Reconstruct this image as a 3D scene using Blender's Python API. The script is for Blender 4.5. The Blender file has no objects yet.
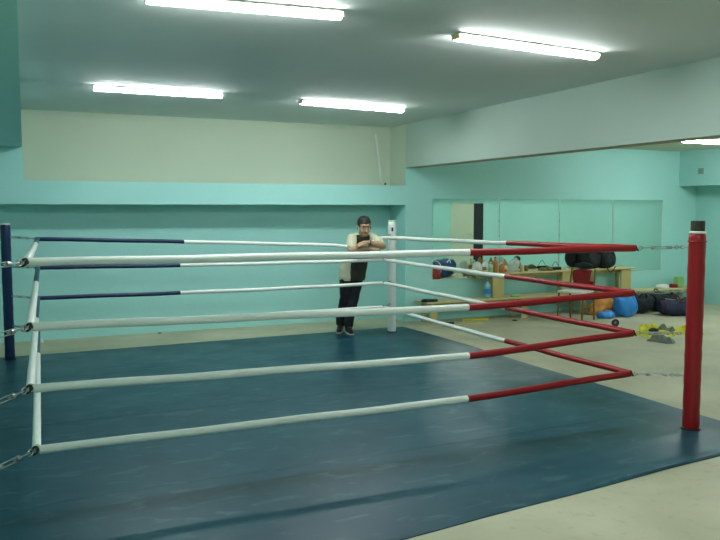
import bpy, bmesh, math, random
from mathutils import Vector, Matrix, noise
random.seed(7)
SC = bpy.context.scene
COL = SC.collection
PI = math.pi

# ------------------------------------------------------------------ camera, world, exposure
cam_d = bpy.data.cameras.new('camera')
cam_d.sensor_width = 36.0
cam_d.lens = 760.8 / 720.0 * 36.0
cam_d.clip_start = 0.05
cam = bpy.data.objects.new('camera', cam_d)
cam.location = (0, 0, 1.674)
cam.rotation_euler = (PI / 2 - 0.081, 0, -0.425)
COL.objects.link(cam)
SC.camera = cam

W = bpy.data.worlds.new('world')
W.use_nodes = True
W.node_tree.nodes['Background'].inputs[0].default_value = (0.35, 0.6, 0.6, 1)
W.node_tree.nodes['Background'].inputs[1].default_value = 0.02
SC.world = W
SC.view_settings.view_transform = 'Standard'
SC.view_settings.look = 'None'
SC.view_settings.gamma = 1
SC.view_settings.use_curve_mapping = False
SC.view_settings.exposure = 2.15
LAMP = 15.5
LAMP_COL = (0.94, 1.0, 0.99, 1)

# ------------------------------------------------------------------ materials
def lin(r, g, b):
    f = lambda c: (c / 255 / 12.92) if c / 255 <= 0.04045 else ((c / 255 + 0.055) / 1.055) ** 2.4
    return (f(r), f(g), f(b), 1)

def mat(name, col, rough=0.6, metal=0.0, spec=0.4, var=0.06, scale=6.0, bump=0.0, bscale=60.0, trans=0.0, alpha=1.0, coat=0.0):
    m = bpy.data.materials.new(name)
    m.use_nodes = True
    nt = m.node_tree
    b = nt.nodes['Principled BSDF']
    b.inputs['Roughness'].default_value = rough
    b.inputs['Metallic'].default_value = metal
    b.inputs['Specular IOR Level'].default_value = spec
    b.inputs['Transmission Weight'].default_value = trans
    b.inputs['Alpha'].default_value = alpha
    b.inputs['Coat Weight'].default_value = coat
    tc = nt.nodes.new('ShaderNodeTexCoord')
    n = nt.nodes.new('ShaderNodeTexNoise')
    n.inputs['Scale'].default_value = scale
    n.inputs['Detail'].default_value = 4
    nt.links.new(tc.outputs['Object'], n.inputs['Vector'])
    mx = nt.nodes.new('ShaderNodeMix')
    mx.data_type = 'RGBA'
    mx.inputs[6].default_value = tuple(c * (1 - var) for c in col[:3]) + (1,)
    mx.inputs[7].default_value = tuple(min(1, c * (1 + var)) for c in col[:3]) + (1,)
    nt.links.new(n.outputs['Fac'], mx.inputs[0])
    nt.links.new(mx.outputs[2], b.inputs['Base Color'])
    if bump:
        n2 = nt.nodes.new('ShaderNodeTexNoise')
        n2.inputs['Scale'].default_value = bscale
        n2.inputs['Detail'].default_value = 3
        nt.links.new(tc.outputs['Object'], n2.inputs['Vector'])
        bp = nt.nodes.new('ShaderNodeBump')
        bp.inputs['Strength'].default_value = bump
        bp.inputs['Distance'].default_value = 0.01
        nt.links.new(n2.outputs['Fac'], bp.inputs['Height'])
        nt.links.new(bp.outputs['Normal'], b.inputs['Normal'])
    return m

M = {}
M['teal'] = mat('teal_paint', (0.37, 0.71, 0.67, 1), 0.55, var=0.04, scale=1.5, bump=0.15, bscale=25)
M['cream'] = mat('cream_paint', (0.56, 0.635, 0.50, 1), 0.7, var=0.04, scale=1.2, bump=0.1, bscale=25)
M['header'] = mat('pale_beam_paint', (0.44, 0.55, 0.48, 1), 0.6, var=0.04, scale=1.2, bump=0.12, bscale=20)
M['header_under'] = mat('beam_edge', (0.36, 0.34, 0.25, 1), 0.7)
M['ceiling'] = mat('ceiling_paint', (0.68, 0.74, 0.71, 1), 0.75, var=0.05, scale=0.8, bump=0.15, bscale=12)
M['cream_ceiling'] = mat('cream_ceiling_paint', (0.58, 0.58, 0.45, 1), 0.75)
M['mirror'] = mat('mirror_glass', (0.84, 0.95, 0.89, 1), 0.015, metal=1.0, var=0.0)
M['red'] = mat('red_vinyl', (0.30, 0.008, 0.012, 1), 0.35, var=0.12, scale=9, bump=0.12, bscale=40)
M['white'] = mat('white_vinyl', (0.80, 0.84, 0.78, 1), 0.35, var=0.05, scale=9, bump=0.12, bscale=40)
M['white_post'] = mat('white_post_vinyl', (0.74, 0.80, 0.78, 1), 0.4, var=0.05, scale=9, bump=0.12, bscale=40)
M['blue'] = mat('blue_vinyl', (0.006, 0.022, 0.085, 1), 0.35, var=0.12, scale=9, bump=0.12, bscale=40)
M['steel'] = mat('steel', (0.42, 0.45, 0.45, 1), 0.3, metal=0.9)
M['rust'] = mat('rusty_steel', (0.045, 0.040, 0.025, 1), 0.5, metal=0.5, var=0.5, scale=30)
M['rope'] = mat('brown_rope', (0.13, 0.08, 0.04, 1), 0.8, var=0.3, scale=60)
M['wood'] = mat('pale_wood', (0.60, 0.52, 0.25, 1), 0.5, var=0.15, scale=12)
M['wood_edge'] = mat('pale_wood_board', (0.50, 0.42, 0.17, 1), 0.5, var=0.15, scale=12)
M['skin'] = mat('skin', (0.42, 0.27, 0.16, 1), 0.5, var=0.06, scale=20)
M['hair'] = mat('dark_hair', (0.018, 0.014, 0.012, 1), 0.55, var=0.4, scale=80, bump=0.6, bscale=120)
M['black_cloth'] = mat('black_cloth', (0.012, 0.018, 0.022, 1), 0.75, var=0.3, scale=20, bump=0.3, bscale=60)
M['trouser'] = mat('black_trousers', (0.008, 0.011, 0.016, 1), 0.8, var=0.3, scale=20, bump=0.3, bscale=60)
M['shirt_cream'] = mat('cream_shirt', (0.58, 0.58, 0.42, 1), 0.8, bump=0.3, bscale=40)
M['shirt_dark'] = mat('dark_olive_shirt', (0.035, 0.042, 0.028, 1), 0.8, bump=0.3, bscale=40)
M['shoe'] = mat('black_shoe', (0.012, 0.012, 0.014, 1), 0.4)
M['shoe_trim'] = mat('white_shoe_trim', (0.5, 0.5, 0.45, 1), 0.5)
M['eye'] = mat('dark_eye', (0.015, 0.012, 0.01, 1), 0.3)
M['lip'] = mat('lip', (0.30, 0.13, 0.10, 1), 0.5)
M['blue_bag'] = mat('blue_plastic', (0.03, 0.24, 0.66, 1), 0.35, var=0.2, bump=0.3, bscale=14)
M['orange'] = mat('orange_cloth', (0.62, 0.26, 0.05, 1), 0.6, var=0.25, scale=9, bump=0.3, bscale=20)
M['yellow'] = mat('yellow_cloth', (0.58, 0.56, 0.03, 1), 0.6, var=0.35, scale=16, bump=0.3, bscale=20)
M['grey'] = mat('grey_cloth', (0.17, 0.20, 0.18, 1), 0.7, var=0.35, scale=16, bump=0.3, bscale=20)
M['navy'] = mat('navy_cloth', (0.012, 0.020, 0.05, 1), 0.7, var=0.3, scale=9, bump=0.3, bscale=40)
M['maroon'] = mat('maroon_cloth', (0.10, 0.012, 0.02, 1), 0.7, var=0.3, scale=9)
M['redcloth'] = mat('red_cloth', (0.26, 0.015, 0.02, 1), 0.8, var=0.3, scale=9, bump=0.4, bscale=18)
M['white_cloth'] = mat('white_cloth', (0.72, 0.75, 0.70, 1), 0.7, var=0.08, bump=0.3, bscale=20)
M['clear'] = mat('clear_plastic', (0.70, 0.80, 0.74, 1), 0.25, var=0.15, scale=20, alpha=0.6, bump=0.6, bscale=30)
M['amber'] = mat('amber_plastic', (0.50, 0.20, 0.04, 1), 0.3, var=0.15)
M['water'] = mat('blue_bottle_plastic', (0.25, 0.55, 0.68, 1), 0.2, alpha=0.75)
M['bluelabel'] = mat('blue_label', (0.03, 0.20, 0.50, 1), 0.5)
M['green'] = mat('green_plastic', (0.24, 0.47, 0.16, 1), 0.4, var=0.2)
M['olive'] = mat('olive_metal', (0.15, 0.11, 0.035, 1), 0.4, metal=0.3)
M['black'] = mat('black_plastic', (0.01, 0.012, 0.012, 1), 0.35)
M['lamp_white'] = mat('lamp_housing', (0.55, 0.58, 0.52, 1), 0.5)
M['vent'] = mat('grey_vent', (0.22, 0.30, 0.28, 1), 0.5)
M['dark'] = mat('gap_shade_black', (0.01, 0.015, 0.02, 1), 0.7)  # darkness of the open gap beside the door, put into the colour
M['bluebag2'] = mat('blue_sports_fabric', (0.02, 0.05, 0.14, 1), 0.6, var=0.5, scale=6)
M['kit'] = mat('green_brown_bits', (0.16, 0.17, 0.06, 1), 0.6, var=0.4, scale=40)

def emis(name, col, s):
    m = bpy.data.materials.new(name)
    m.use_nodes = True
    nt = m.node_tree
    b = nt.nodes['Principled BSDF']
    b.inputs['Base Color'].default_value = (0.8, 0.8, 0.8, 1)
    b.inputs['Emission Color'].default_value = col
    b.inputs['Emission Strength'].default_value = s
    return m
M['lamp'] = emis('lamp_diffuser', LAMP_COL, LAMP)

def ramp(nt, fac, stops):
    r = nt.nodes.new('ShaderNodeValToRGB')
    el = r.color_ramp.elements
    while len(el) < len(stops):
        el.new(0.5)
    for e, (p, c) in zip(el, stops):
        e.position = p
        e.color = c if len(c) == 4 else tuple(c) + (1,)
    nt.links.new(fac, r.inputs[0])
    return r

def noise_node(nt, vec, scale, detail=4, dist=0.0):
    n = nt.nodes.new('ShaderNodeTexNoise')
    n.inputs['Scale'].default_value = scale
    n.inputs['Detail'].default_value = detail
    n.inputs['Distortion'].default_value = dist
    nt.links.new(vec, n.inputs['Vector'])
    return n

def floor_material():
    m = bpy.data.materials.new('concrete_floor')
    m.use_nodes = True
    nt = m.node_tree
    b = nt.nodes['Principled BSDF']
    b.inputs['Roughness'].default_value = 0.55
    b.inputs['Specular IOR Level'].default_value = 0.3
    tc = nt.nodes.new('ShaderNodeTexCoord')
    n1 = noise_node(nt, tc.outputs['Object'], 1.3, 6, 0.4)
    r1 = ramp(nt, n1.outputs['Fac'], [(0.3, (0.38, 0.38, 0.26)), (0.7, (0.54, 0.53, 0.38))])
    n2 = noise_node(nt, tc.outputs['Object'], 14, 8, 0.3)
    r2 = ramp(nt, n2.outputs['Fac'], [(0.25, (0.82, 0.82, 0.80)), (0.42, (1, 1, 1)), (1.0, (1, 1, 1))])
    mx = nt.nodes.new('ShaderNodeMix')
    mx.data_type = 'RGBA'
    mx.blend_type = 'MULTIPLY'
    mx.inputs[0].default_value = 1
    nt.links.new(r1.outputs[0], mx.inputs[6])
    nt.links.new(r2.outputs[0], mx.inputs[7])
    nt.links.new(mx.outputs[2], b.inputs['Base Color'])
    bp = nt.nodes.new('ShaderNodeBump')
    bp.inputs['Strength'].default_value = 0.2
    bp.inputs['Distance'].default_value = 0.01
    nt.links.new(n2.outputs['Fac'], bp.inputs['Height'])
    nt.links.new(bp.outputs['Normal'], b.inputs['Normal'])
    return m
M['floor'] = floor_material()

def mat_material():
    m = bpy.data.materials.new('ring_canvas')
    m.use_nodes = True
    nt = m.node_tree
    b = nt.nodes['Principled BSDF']
    b.inputs['Specular IOR Level'].default_value = 0.28
    tc = nt.nodes.new('ShaderNodeTexCoord')
    o = tc.outputs['Object']
    n1 = noise_node(nt, o, 0.9, 4, 0.0)
    r1 = ramp(nt, n1.outputs['Fac'], [(0.3, (0.006, 0.046, 0.075)), (0.7, (0.012, 0.070, 0.102))])
    # chalky scuffs
    mp = nt.nodes.new('ShaderNodeMapping')
    mp.inputs['Scale'].default_value = (1.0, 2.4, 1)
    mp.inputs['Rotation'].default_value = (0, 0, 0.35)
    nt.links.new(o, mp.inputs['Vector'])
    n2 = noise_node(nt, mp.outputs[0], 4.0, 7, 0.7)
    r2 = ramp(nt, n2.outputs['Fac'], [(0.56, (0, 0, 0)), (0.76, (0.40, 0.40, 0.40))])
    mx = nt.nodes.new('ShaderNodeMix')
    mx.data_type = 'RGBA'
    mx.inputs[7].default_value = (0.14, 0.26, 0.27, 1)
    nt.links.new(r2.outputs[0], mx.inputs[0])
    nt.links.new(r1.outputs[0], mx.inputs[6])
    nt.links.new(mx.outputs[2], b.inputs['Base Color'])
    n3 = noise_node(nt, o, 2.0, 3, 0.0)
    r3 = ramp(nt, n3.outputs['Fac'], [(0.3, (0.31, 0.31, 0.31)), (0.75, (0.44, 0.44, 0.44))])
    nt.links.new(r3.outputs[0], b.inputs['Roughness'])
    return m
M['canvas'] = mat_material()

# ------------------------------------------------------------------ object helpers
def empty(name, loc, rz=0.0):
    o = bpy.data.objects.new(name, None)
    o.location = loc
    o.rotation_euler = (0, 0, rz)
    o.empty_display_size = 0.1
    COL.objects.link(o)
    return o

def tag(o, label, cat, group=None, kind=None):
    o['label'] = label
    o['category'] = cat
    if group:
        o['group'] = group
    if kind:
        o['kind'] = kind
    return o

def obj(name, bm, m, parent=None, smooth=True, world=False, loc=None):
    """link a bmesh as one mesh object; world=True: geometry given in world space under a moved parent"""
    if world and parent is not None:
        mw = Matrix.Translation(parent.location) @ parent.rotation_euler.to_matrix().to_4x4()
        bm.transform(mw.inverted())
    if loc is not None:
        bm.transform(Matrix.Translation(-Vector(loc)))
    bmesh.ops.recalc_face_normals(bm, faces=bm.faces)
    me = bpy.data.meshes.new(name)
    bm.to_mesh(me)
    bm.free()
    for mm in (m if isinstance(m, (list, tuple)) else [m]):
        me.materials.append(mm)
    if smooth:
        for p in me.polygons:
            p.use_smooth = True
        try:
            me.set_sharp_from_angle(angle=math.radians(38))
        except Exception:
            pass
    o = bpy.data.objects.new(name, me)
    if parent is not None:
        o.parent = parent
    if loc is not None:
        o.location = loc
    COL.objects.link(o)
    return o

def struct(name, bm, m):
    o = obj(name, bm, m, smooth=False)
    o['kind'] = 'structure'
    return o

def box(bm, lo, hi, bev=0.0, mi=0):
    c = [(lo[i] + hi[i]) / 2 for i in range(3)]
    s = [abs(hi[i] - lo[i]) for i in range(3)]
    r = bmesh.ops.create_cube(bm, size=1, matrix=Matrix.Translation(c) @ Matrix.Diagonal((*s, 1)))
    vs = r['verts']
    for f in {f for v in vs for f in v.link_faces}:
        f.material_index = mi
    if bev:
        es = list({e for v in vs for e in v.link_edges})
        bmesh.ops.bevel(bm, geom=es, offset=bev, segments=2, affect='EDGES', profile=0.6)
    return bm

def nbox(lo, hi, bev=0.0):
    return box(bmesh.new(), lo, hi, bev)

def frame(d):
    d = d.normalized()
    a = Vector((0, 0, 1)) if abs(d.z) < 0.95 else Vector((1, 0, 0))
    u = d.cross(a).normalized()
    return u, d.cross(u).normalized()

def tube(bm, pts, rad, seg=12, cap=True, closed=False, ell=None):
    pts = [Vector(p) for p in pts]
    n = len(pts)
    rs = rad if isinstance(rad, (list, tuple)) else [rad] * n
    rings = []
    pu = None
    for i, p in enumerate(pts):
        if closed:
            d = pts[(i + 1) % n] - pts[i - 1]
        else:
            d = pts[min(i + 1, n - 1)] - pts[max(i - 1, 0)]
        d.normalize()
        if pu is None:
            u, v = frame(d)
        else:
            u = (pu - d * pu.dot(d)).normalized()
            v = d.cross(u)
        pu = u
        rings.append([bm.verts.new(p + (u * math.cos(a) + v * math.sin(a)) * rs[i]) for a in [2 * PI * k / seg for k in range(seg)]])
    for i in range(n if closed else n - 1):
        A, B = rings[i], rings[(i + 1) % n]
        for k in range(seg):
            bm.faces.new((A[k], A[(k + 1) % seg], B[(k + 1) % seg], B[k]))
    if cap and not closed:
        bm.faces.new(rings[0][::-1])
        bm.faces.new(rings[-1])
    return bm

def lathe(bm, prof, c=(0, 0, 0), seg=20, axis=None):
    c = Vector(c)
    rings = []
    for r, z in prof:
        rings.append([bm.verts.new(c + Vector((r * math.cos(2 * PI * k / seg), r * math.sin(2 * PI * k / seg), z))) for k in range(seg)])
    for A, B in zip(rings, rings[1:]):
        for k in range(seg):
            bm.faces.new((A[k], A[(k + 1) % seg], B[(k + 1) % seg], B[k]))
    bm.faces.new(rings[0][::-1])
    bm.faces.new(rings[-1])
    return bm

def ellipsoid(bm, c, r, rot=None, sub=3):
    m = Matrix.Translation(c) @ (rot.to_4x4() if rot is not None else Matrix()) @ Matrix.Diagonal((*r, 1))
    return bmesh.ops.create_icosphere(bm, subdivisions=sub, radius=1, matrix=m)['verts']

def torus(bm, c, R, r, nrm=(0, 0, 1), seg=24, s2=8, sx=1.0):
    nrm = Vector(nrm).normalized()
    u, v = frame(nrm)
    return tube(bm, [Vector(c) + u * (R * sx * math.cos(2 * PI * k / seg)) + v * (R * math.sin(2 * PI * k / seg)) for k in range(seg)], r, s2, closed=True)

def jitter(vs, amp, sc, seed=0.0):
    for v in vs:
        n = noise.noise_vector(v.co * sc + Vector((seed, seed * 1.7, 3.1)))
        v.co += n * amp

def poly_prism(bm, pts, z0, z1, mi=0):
    lo = [bm.verts.new((x, y, z0)) for x, y in pts]
    hi = [bm.verts.new((x, y, z1)) for x, y in pts]
    fs = [bm.faces.new(lo[::-1]), bm.faces.new(hi)]
    n = len(pts)
    for i in range(n):
        fs.append(bm.faces.new((lo[i], lo[(i + 1) % n], hi[(i + 1) % n], hi[i])))
    for f in fs:
        f.material_index = mi
    return bm

# ------------------------------------------------------------------ the setting
XL, XH, XR = -0.95, 5.21, 11.03
YN, YB, YF = -2.6, 10.40, 9.90
ZC, ZR, ZH = 2.89, 2.66, 2.265
struct('floor', nbox((XL, YN, -0.2), (XR, YB, 0)), M['floor'])
struct('ceiling', nbox((XL, YN, ZC), (XH + 0.24, YB, ZC + 0.15)), M['ceiling'])
struct('ceiling_side', nbox((XH + 0.24, YN, ZR), (XR, YF, ZR + 0.38)), M['cream_ceiling'])
bm = bmesh.new()
box(bm, (XL, YB, 0), (XH, YB + 0.2, 1.86), mi=0)
box(bm, (XL, YB, 1.86), (XH, YB + 0.2, ZC + 0.15), mi=1)
struct('wall_back', bm, [M['teal'], M['cream']])
struct('trim_1', nbox((XL, YF, 1.722), (XH, YB, 2.003)), M['teal'])                       # projecting band over the recess
bm = bmesh.new()
box(bm, (XH, YF, 0), (XR + 0.2, YB + 0.2, ZC + 0.15), mi=0)
for f in bm.faces:
    pass
bmesh.ops.bisect_plane(bm, geom=bm.verts[:] + bm.edges[:] + bm.faces[:], plane_co=(0, 0, 2.003), plane_no=(0, 0, 1))
for f in bm.faces:
    c = f.calc_center_median()
    if c.x < XH + 0.01 and c.z > 2.003:
        f.material_index = 1
struct('wall_back_side', bm, [M['teal'], M['cream']])
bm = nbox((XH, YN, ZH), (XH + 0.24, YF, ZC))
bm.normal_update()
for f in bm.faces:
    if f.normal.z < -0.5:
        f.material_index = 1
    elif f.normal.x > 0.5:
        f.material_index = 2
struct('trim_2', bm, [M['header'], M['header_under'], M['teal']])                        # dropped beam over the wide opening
# dropped bulkhead down the left side, with the block that carries it at the far wall
struct('trim_3', poly_prism(bmesh.new(), [(XL, YN), (0.0106 * YN, YN), (0.0106 * YF, YF), (XL, YF)], 2.40, ZC), M['teal'])
struct('trim_4', nbox((XL, YF, 2.003), (0.105, YB, ZC)), M['teal'])
struct('wall_left', nbox((XL - 0.2, YN, 0), (XL, YB + 0.2, ZC + 0.15)), M['teal'])
struct('wall_near', nbox((XL - 0.2, YN - 0.2, 0), (XR + 0.2, YN, ZC + 0.15)), M['teal'])
struct('wall_right', nbox((XR, YN, 0), (XR + 0.2, YF, ZC + 0.15)), M['teal'])
struct('trim_5', nbox((10.61, YN, 2.06), (XR, YF, ZR)), M['teal'])                        # boxed soffit along the right wall
# door in the right wall, seen in the mirrors
dr = empty('door_1', (XR, 2.0, 0))
dr['kind'] = 'structure'
o = obj('door_panel', nbox((XR - 0.035, 1.65, 0.005), (XR - 0.001, 2.73, 1.80), 0.004), M['cream'], dr, False, True)
bm = bmesh.new()
box(bm, (XR - 0.05, 1.60, 0), (XR - 0.001, 1.65, 1.84))
box(bm, (XR - 0.05, 1.60, 1.80), (XR - 0.001, 2.73, 1.83))
obj('door_frame', bm, M['cream'], dr, False, True)
obj('gap_shade_panel', nbox((XR - 0.03, 2.73, 0.005), (XR - 0.001, 3.13, 1.80)), M['dark'], dr, False, True)  # flat near-black panel painted as the dark inside an open gap
bm = bmesh.new()
tube(bm, [(XR - 0.035, 2.64, 1.0), (XR - 0.08, 2.64, 1.0), (XR - 0.085, 2.52, 1.0)], 0.01, 8)
obj('door_handle', bm, M['steel'], dr, True, True)
# narrow conduit in the corner of the far cream wall
bm = bmesh.new()
tube(bm, [(4.95, YB - 0.022, 2.78), (4.98, YB - 0.022, 2.6), (5.03, YB - 0.022, 2.20), (5.045, YB - 0.025, 2.06), (5.09, YB - 0.04, 2.03)], 0.021, 8)
o = obj('conduit_pipe', bm, M['white_cloth'])
tag(o, 'thin pale pipe running down the cream upper wall corner to the teal ledge', 'pipe')
bm = bmesh.new()
ellipsoid(bm, (5.10, YB - 0.045, 2.04), (0.018, 0.018, 0.018), sub=2)
obj('pipe_end', bm, M['black'], o)

# vent on the soffit
v = empty('vent_grille', (10.61, 9.42, 2.30))
tag(v, 'small square grey vent on the teal soffit near the far right corner', 'vent')
obj('vent_frame', nbox((10.595, 9.35, 2.24), (10.609, 9.50, 2.36), 0.003), M['teal'], v, False, True)
bm = bmesh.new()
for k in range(6):
    box(bm, (10.588, 9.37, 2.255 + k * 0.016), (10.597, 9.48, 2.266 + k * 0.016))
obj('slats', bm, M['vent'], v, False, True)

# ------------------------------------------------------------------ lamps
def lamp(p0, p1, z, label, group='batten lamps on the main ceiling'):
    p0, p1 = Vector((*p0, 0)), Vector((*p1, 0))
    c = (p0 + p1) / 2
    d = p1 - p0
    L = d.length / 2
    r = empty('batten_lamp', (c.x, c.y, z), math.atan2(d.y, d.x))
    tag(r, label, 'ceiling light', group)
    obj('housing', nbox((-L, -0.056, -0.013), (L, 0.056, 0), 0.002), M['lamp_white'], r, False)
    # curved diffuser: half round profile
    bm = bmesh.new()
    n = 10
    prof = [(0.046 * math.cos(PI * k / n), -0.004 - 0.030 * math.sin(PI * k / n)) for k in range(n + 1)]
    prof = [(0.046, 0.0)] + prof + [(-0.046, 0.0)]
    A = [bm.verts.new((-L + 0.01, y, zz - 0.0165)) for y, zz in prof]
    B = [bm.verts.new((L - 0.01, y, zz - 0.0165)) for y, zz in prof]
    for k in range(len(A)):
        bm.faces.new((A[k], A[(k + 1) % len(A)], B[(k + 1) % len(A)], B[k]))
    bm.faces.new(A[::-1])
    bm.faces.new(B)
    obj('diffuser', bm, M['lamp'], r)
    for s in (-1, 1):
        bm = bmesh.new()
        box(bm, (s * (L - 0.010), -0.045, -0.043), (s * (L + 0.004), 0.045, -0.003), 0.008)
        obj('end_cap', bm, M['wood'] if ('yellowed' in label and s < 0) else M['lamp_white'], r)
    return r
lamp((0.75, 8.09), (2.05, 8.09), ZC - 0.001, 'lit batten lamp on the ceiling, left one of the two far ones')
lamp((2.97, 8.18), (4.36, 8.38), ZC - 0.001, 'lit batten lamp in front of the man, right one of the two far ones')
lamp((2.84, 4.66), (4.21, 4.80), ZC - 0.001, 'lit batten lamp on the ceiling nearest the pale beam, with a yellowed left end')
lamp((0.72, 4.56), (1.89, 4.45), ZC - 0.001, 'largest lit batten lamp, cut by the top edge of the photo')
lamp((8.72, 8.09), (10.03, 8.12), ZR - 0.001, 'lit batten lamp in the side room, beyond the pale beam')
lamp((2.70, 1.0), (4.00, 1.0), ZC - 0.001, 'unseen batten lamp added behind the camera, beside the pale beam', 'added batten lamps out of view')  # added out of view to light the near end of the room
lamp((8.6, 5.5), (9.9, 5.5), ZR - 0.001, 'unseen batten lamp added in the nearer part of the side room', 'added batten lamps out of view')  # fill lamp added out of view for the side room
lamp((8.6, 0.4), (9.9, 0.4), ZR - 0.001, 'unseen batten lamp added in the nearest part of the side room', 'added batten lamps out of view')  # unseen lamp added to lift the near side room wall

lamp((8.6, 3.0), (9.9, 3.0), ZR - 0.001, 'unseen batten lamp added in the middle of the nearer side room', 'added batten lamps out of view')  # extra unseen lamp, brightens the right wall that the mirrors show
lamp((0.60, 0.2), (1.90, 0.2), ZC - 0.001, 'unseen batten lamp added behind the camera, above the left side', 'added batten lamps out of view')  # unseen lamp added to brighten the near left ropes
# ------------------------------------------------------------------ ring mat
def mat_mesh():
    bm = bmesh.new()
    nx, ny = 120, 130
    g = []
    for j in range(ny + 1):
        v = j / ny
        row = []
        for i in range(nx + 1):
            u = i / nx
            x0, x1 = -0.80, 5.02 - 0.06 * v
            x = x0 + (x1 - x0) * u
            yn = 3.02 + 0.60 * ((x + 0.8) / 5.8) ** 1.0
            yn = 3.13 + 0.105 * x if x > -1 else 3.0
            yf = 9.34 + 0.025 * x
            vv = v ** 1.25
            y = yn + (yf - yn) * vv
            z = 0.007
            z += 0.0028 * noise.noise(Vector((x * 0.9, y * 0.9, 0)))
            # wrinkles along the near edge
            e = max(0, 1 - (y - yn) / 0.9)
            w = math.sin((y - yn) * 13 + 0.8 * math.sin(x * 1.3) + x * 0.5)
            z += 0.020 * (e ** 1.2) * max(0, w) ** 1.6 * max(0, 0.45 + 1.1 * noise.noise(Vector((x * 0.7, 4, 0)))) * (1 if j > 0 else 0)
            e2 = max(0, 1 - (x1 - x) / 0.7)
            z += 0.006 * e2 * max(0, math.sin((x1 - x) * 14 + y))
            xx = x + (0.02 * noise.noise(Vector((y * 0.8, 7, 0))) if i == nx else 0)
            yy = y + (0.02 * noise.noise(Vector((x * 0.9, 3, 0))) if j == 0 else 0)
            row.append(bm.verts.new((xx, yy, max(0.003, z))))
        g.append(row)
    for j in range(ny):
        for i in range(nx):
            bm.faces.new((g[j][i], g[j][i + 1], g[j + 1][i + 1], g[j + 1][i]))
    # skirt so the sheet has thickness
    edge = [g[0][i] for i in range(nx + 1)] + [g[j][nx] for j in range(1, ny + 1)] + [g[ny][i] for i in range(nx - 1, -1, -1)] + [g[j][0] for j in range(ny - 1, 0, -1)]
    lo = [bm.verts.new((v.co.x, v.co.y, 0.0005)) for v in edge]
    for k in range(len(edge)):
        n = (k + 1) % len(edge)
        bm.faces.new((edge[k], lo[k], lo[n], edge[n]))
    bm.faces.new(lo)
    return bm
ring_mat = empty('ring_mat', (2.1, 6.3, 0))
tag(ring_mat, 'large dark blue canvas boxing ring mat lying on the floor, scuffed and wrinkled', 'mat')
obj('canvas', mat_mesh(), M['canvas'], ring_mat, True, True)
for yy in (4.55, 6.25, 7.95):   # overlapped seams across the canvas
    bm = bmesh.new()
    n = 40
    A, B = [], []
    for k in range(n + 1):
        x = -0.75 + 5.6 * k / n
        y = yy + 0.01 * math.sin(x * 2) + 0.06 * (x - 2) * 0.1
        z = 0.0100 + 0.0028 * noise.noise(Vector((x * 0.9, y * 0.9, 0)))
        A.append(bm.verts.new((x, y - 0.008, z - 0.002)))
        B.append(bm.verts.new((x, y + 0.012, z - 0.001)))
    for k in range(n):
        bm.faces.new((A[k], A[k + 1], B[k + 1], B[k]))
    obj('seam', bm, M['canvas'], ring_mat, True, True)

# ------------------------------------------------------------------ ring posts
POST = {'red': (4.614, 4.116), 'white': (4.60, 9.12), 'blue': (-0.10, 9.17), 'off': (-0.27, 4.14)}
def post(key, x, y, rad, m, name, label, capmat, captop=1.5, pad_top=1.5, lean=0.0):
    r = empty(name, (x, y, 0.008))
    tag(r, label, 'post', 'corner posts of the ring')
    bm = bmesh.new()
    lathe(bm, [(rad + 0.012, 0.0), (rad + 0.012, 0.006), (rad + 0.010, 0.009)])
    obj('base_plate', bm, M['black'], r)
    bm = bmesh.new()
    prof = [(rad * 0.96, 0.010), (rad * 1.02, 0.03)]
    for k in range(1, 24):
        z = 0.03 + (pad_top - 0.06) * k / 24
        prof.append((rad * (1 + 0.025 * math.sin(k * 2.3)), z))
    prof += [(rad * 1.0, pad_top - 0.03), (rad * 0.93, pad_top - 0.008), (rad * 0.8, pad_top)]
    lathe(bm, prof, seg=24)
    obj('post_pad', bm, m, r)
    if captop > pad_top:
        bm = bmesh.new()
        lathe(bm, [(rad * 0.82, pad_top - 0.01), (rad * 0.82, captop - 0.006), (rad * 0.78, captop)], seg=24)
        obj('steel_tube', bm, capmat, r)
        bm = bmesh.new()
        lathe(bm, [(rad * 0.9, pad_top - 0.004), (rad * 0.97, pad_top + 0.0), (rad * 0.97, pad_top + 0.010), (rad * 0.85, pad_top + 0.014)], seg=24)
        obj('tape_band', bm, M['white'], r)
    return r
rp = post('red', *POST['red'], 0.061, M['red'], 'ring_post', 'red padded corner post of the boxing ring, the nearest post', M['rust'], 1.573, 1.483)
wp = post('white', *POST['white'], 0.056, M['white_post'], 'ring_post', 'white padded corner post beside the leaning man', M['white_post'], 1.495, 1.49)
bp_ = post('blue', *POST['blue'], 0.052, M['blue'], 'ring_post', 'dark blue padded corner post at the left edge of the photo', M['blue'], 1.495, 1.49)
post('off', *POST['off'], 0.058, M['white_post'], 'ring_post', 'white padded corner post just outside the left edge of the photo', M['white_post'], 1.495, 1.49)
# dark slot near the top of the white post, buckles on the red one
bm = bmesh.new()
box(bm, (-0.035, -0.063, 1.36), (-0.015, -0.045, 1.41), 0.003)
obj('bolt_slot', bm, M['black'], wp)
for z in (1.42, 0.0):
    if z:
        bm = bmesh.new()
        torus(bm, (0, 0, z), 0.063, 0.006, (0, 0, 1), 24, 6)
        obj('strap_band', bm, M['red'], rp)

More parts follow.
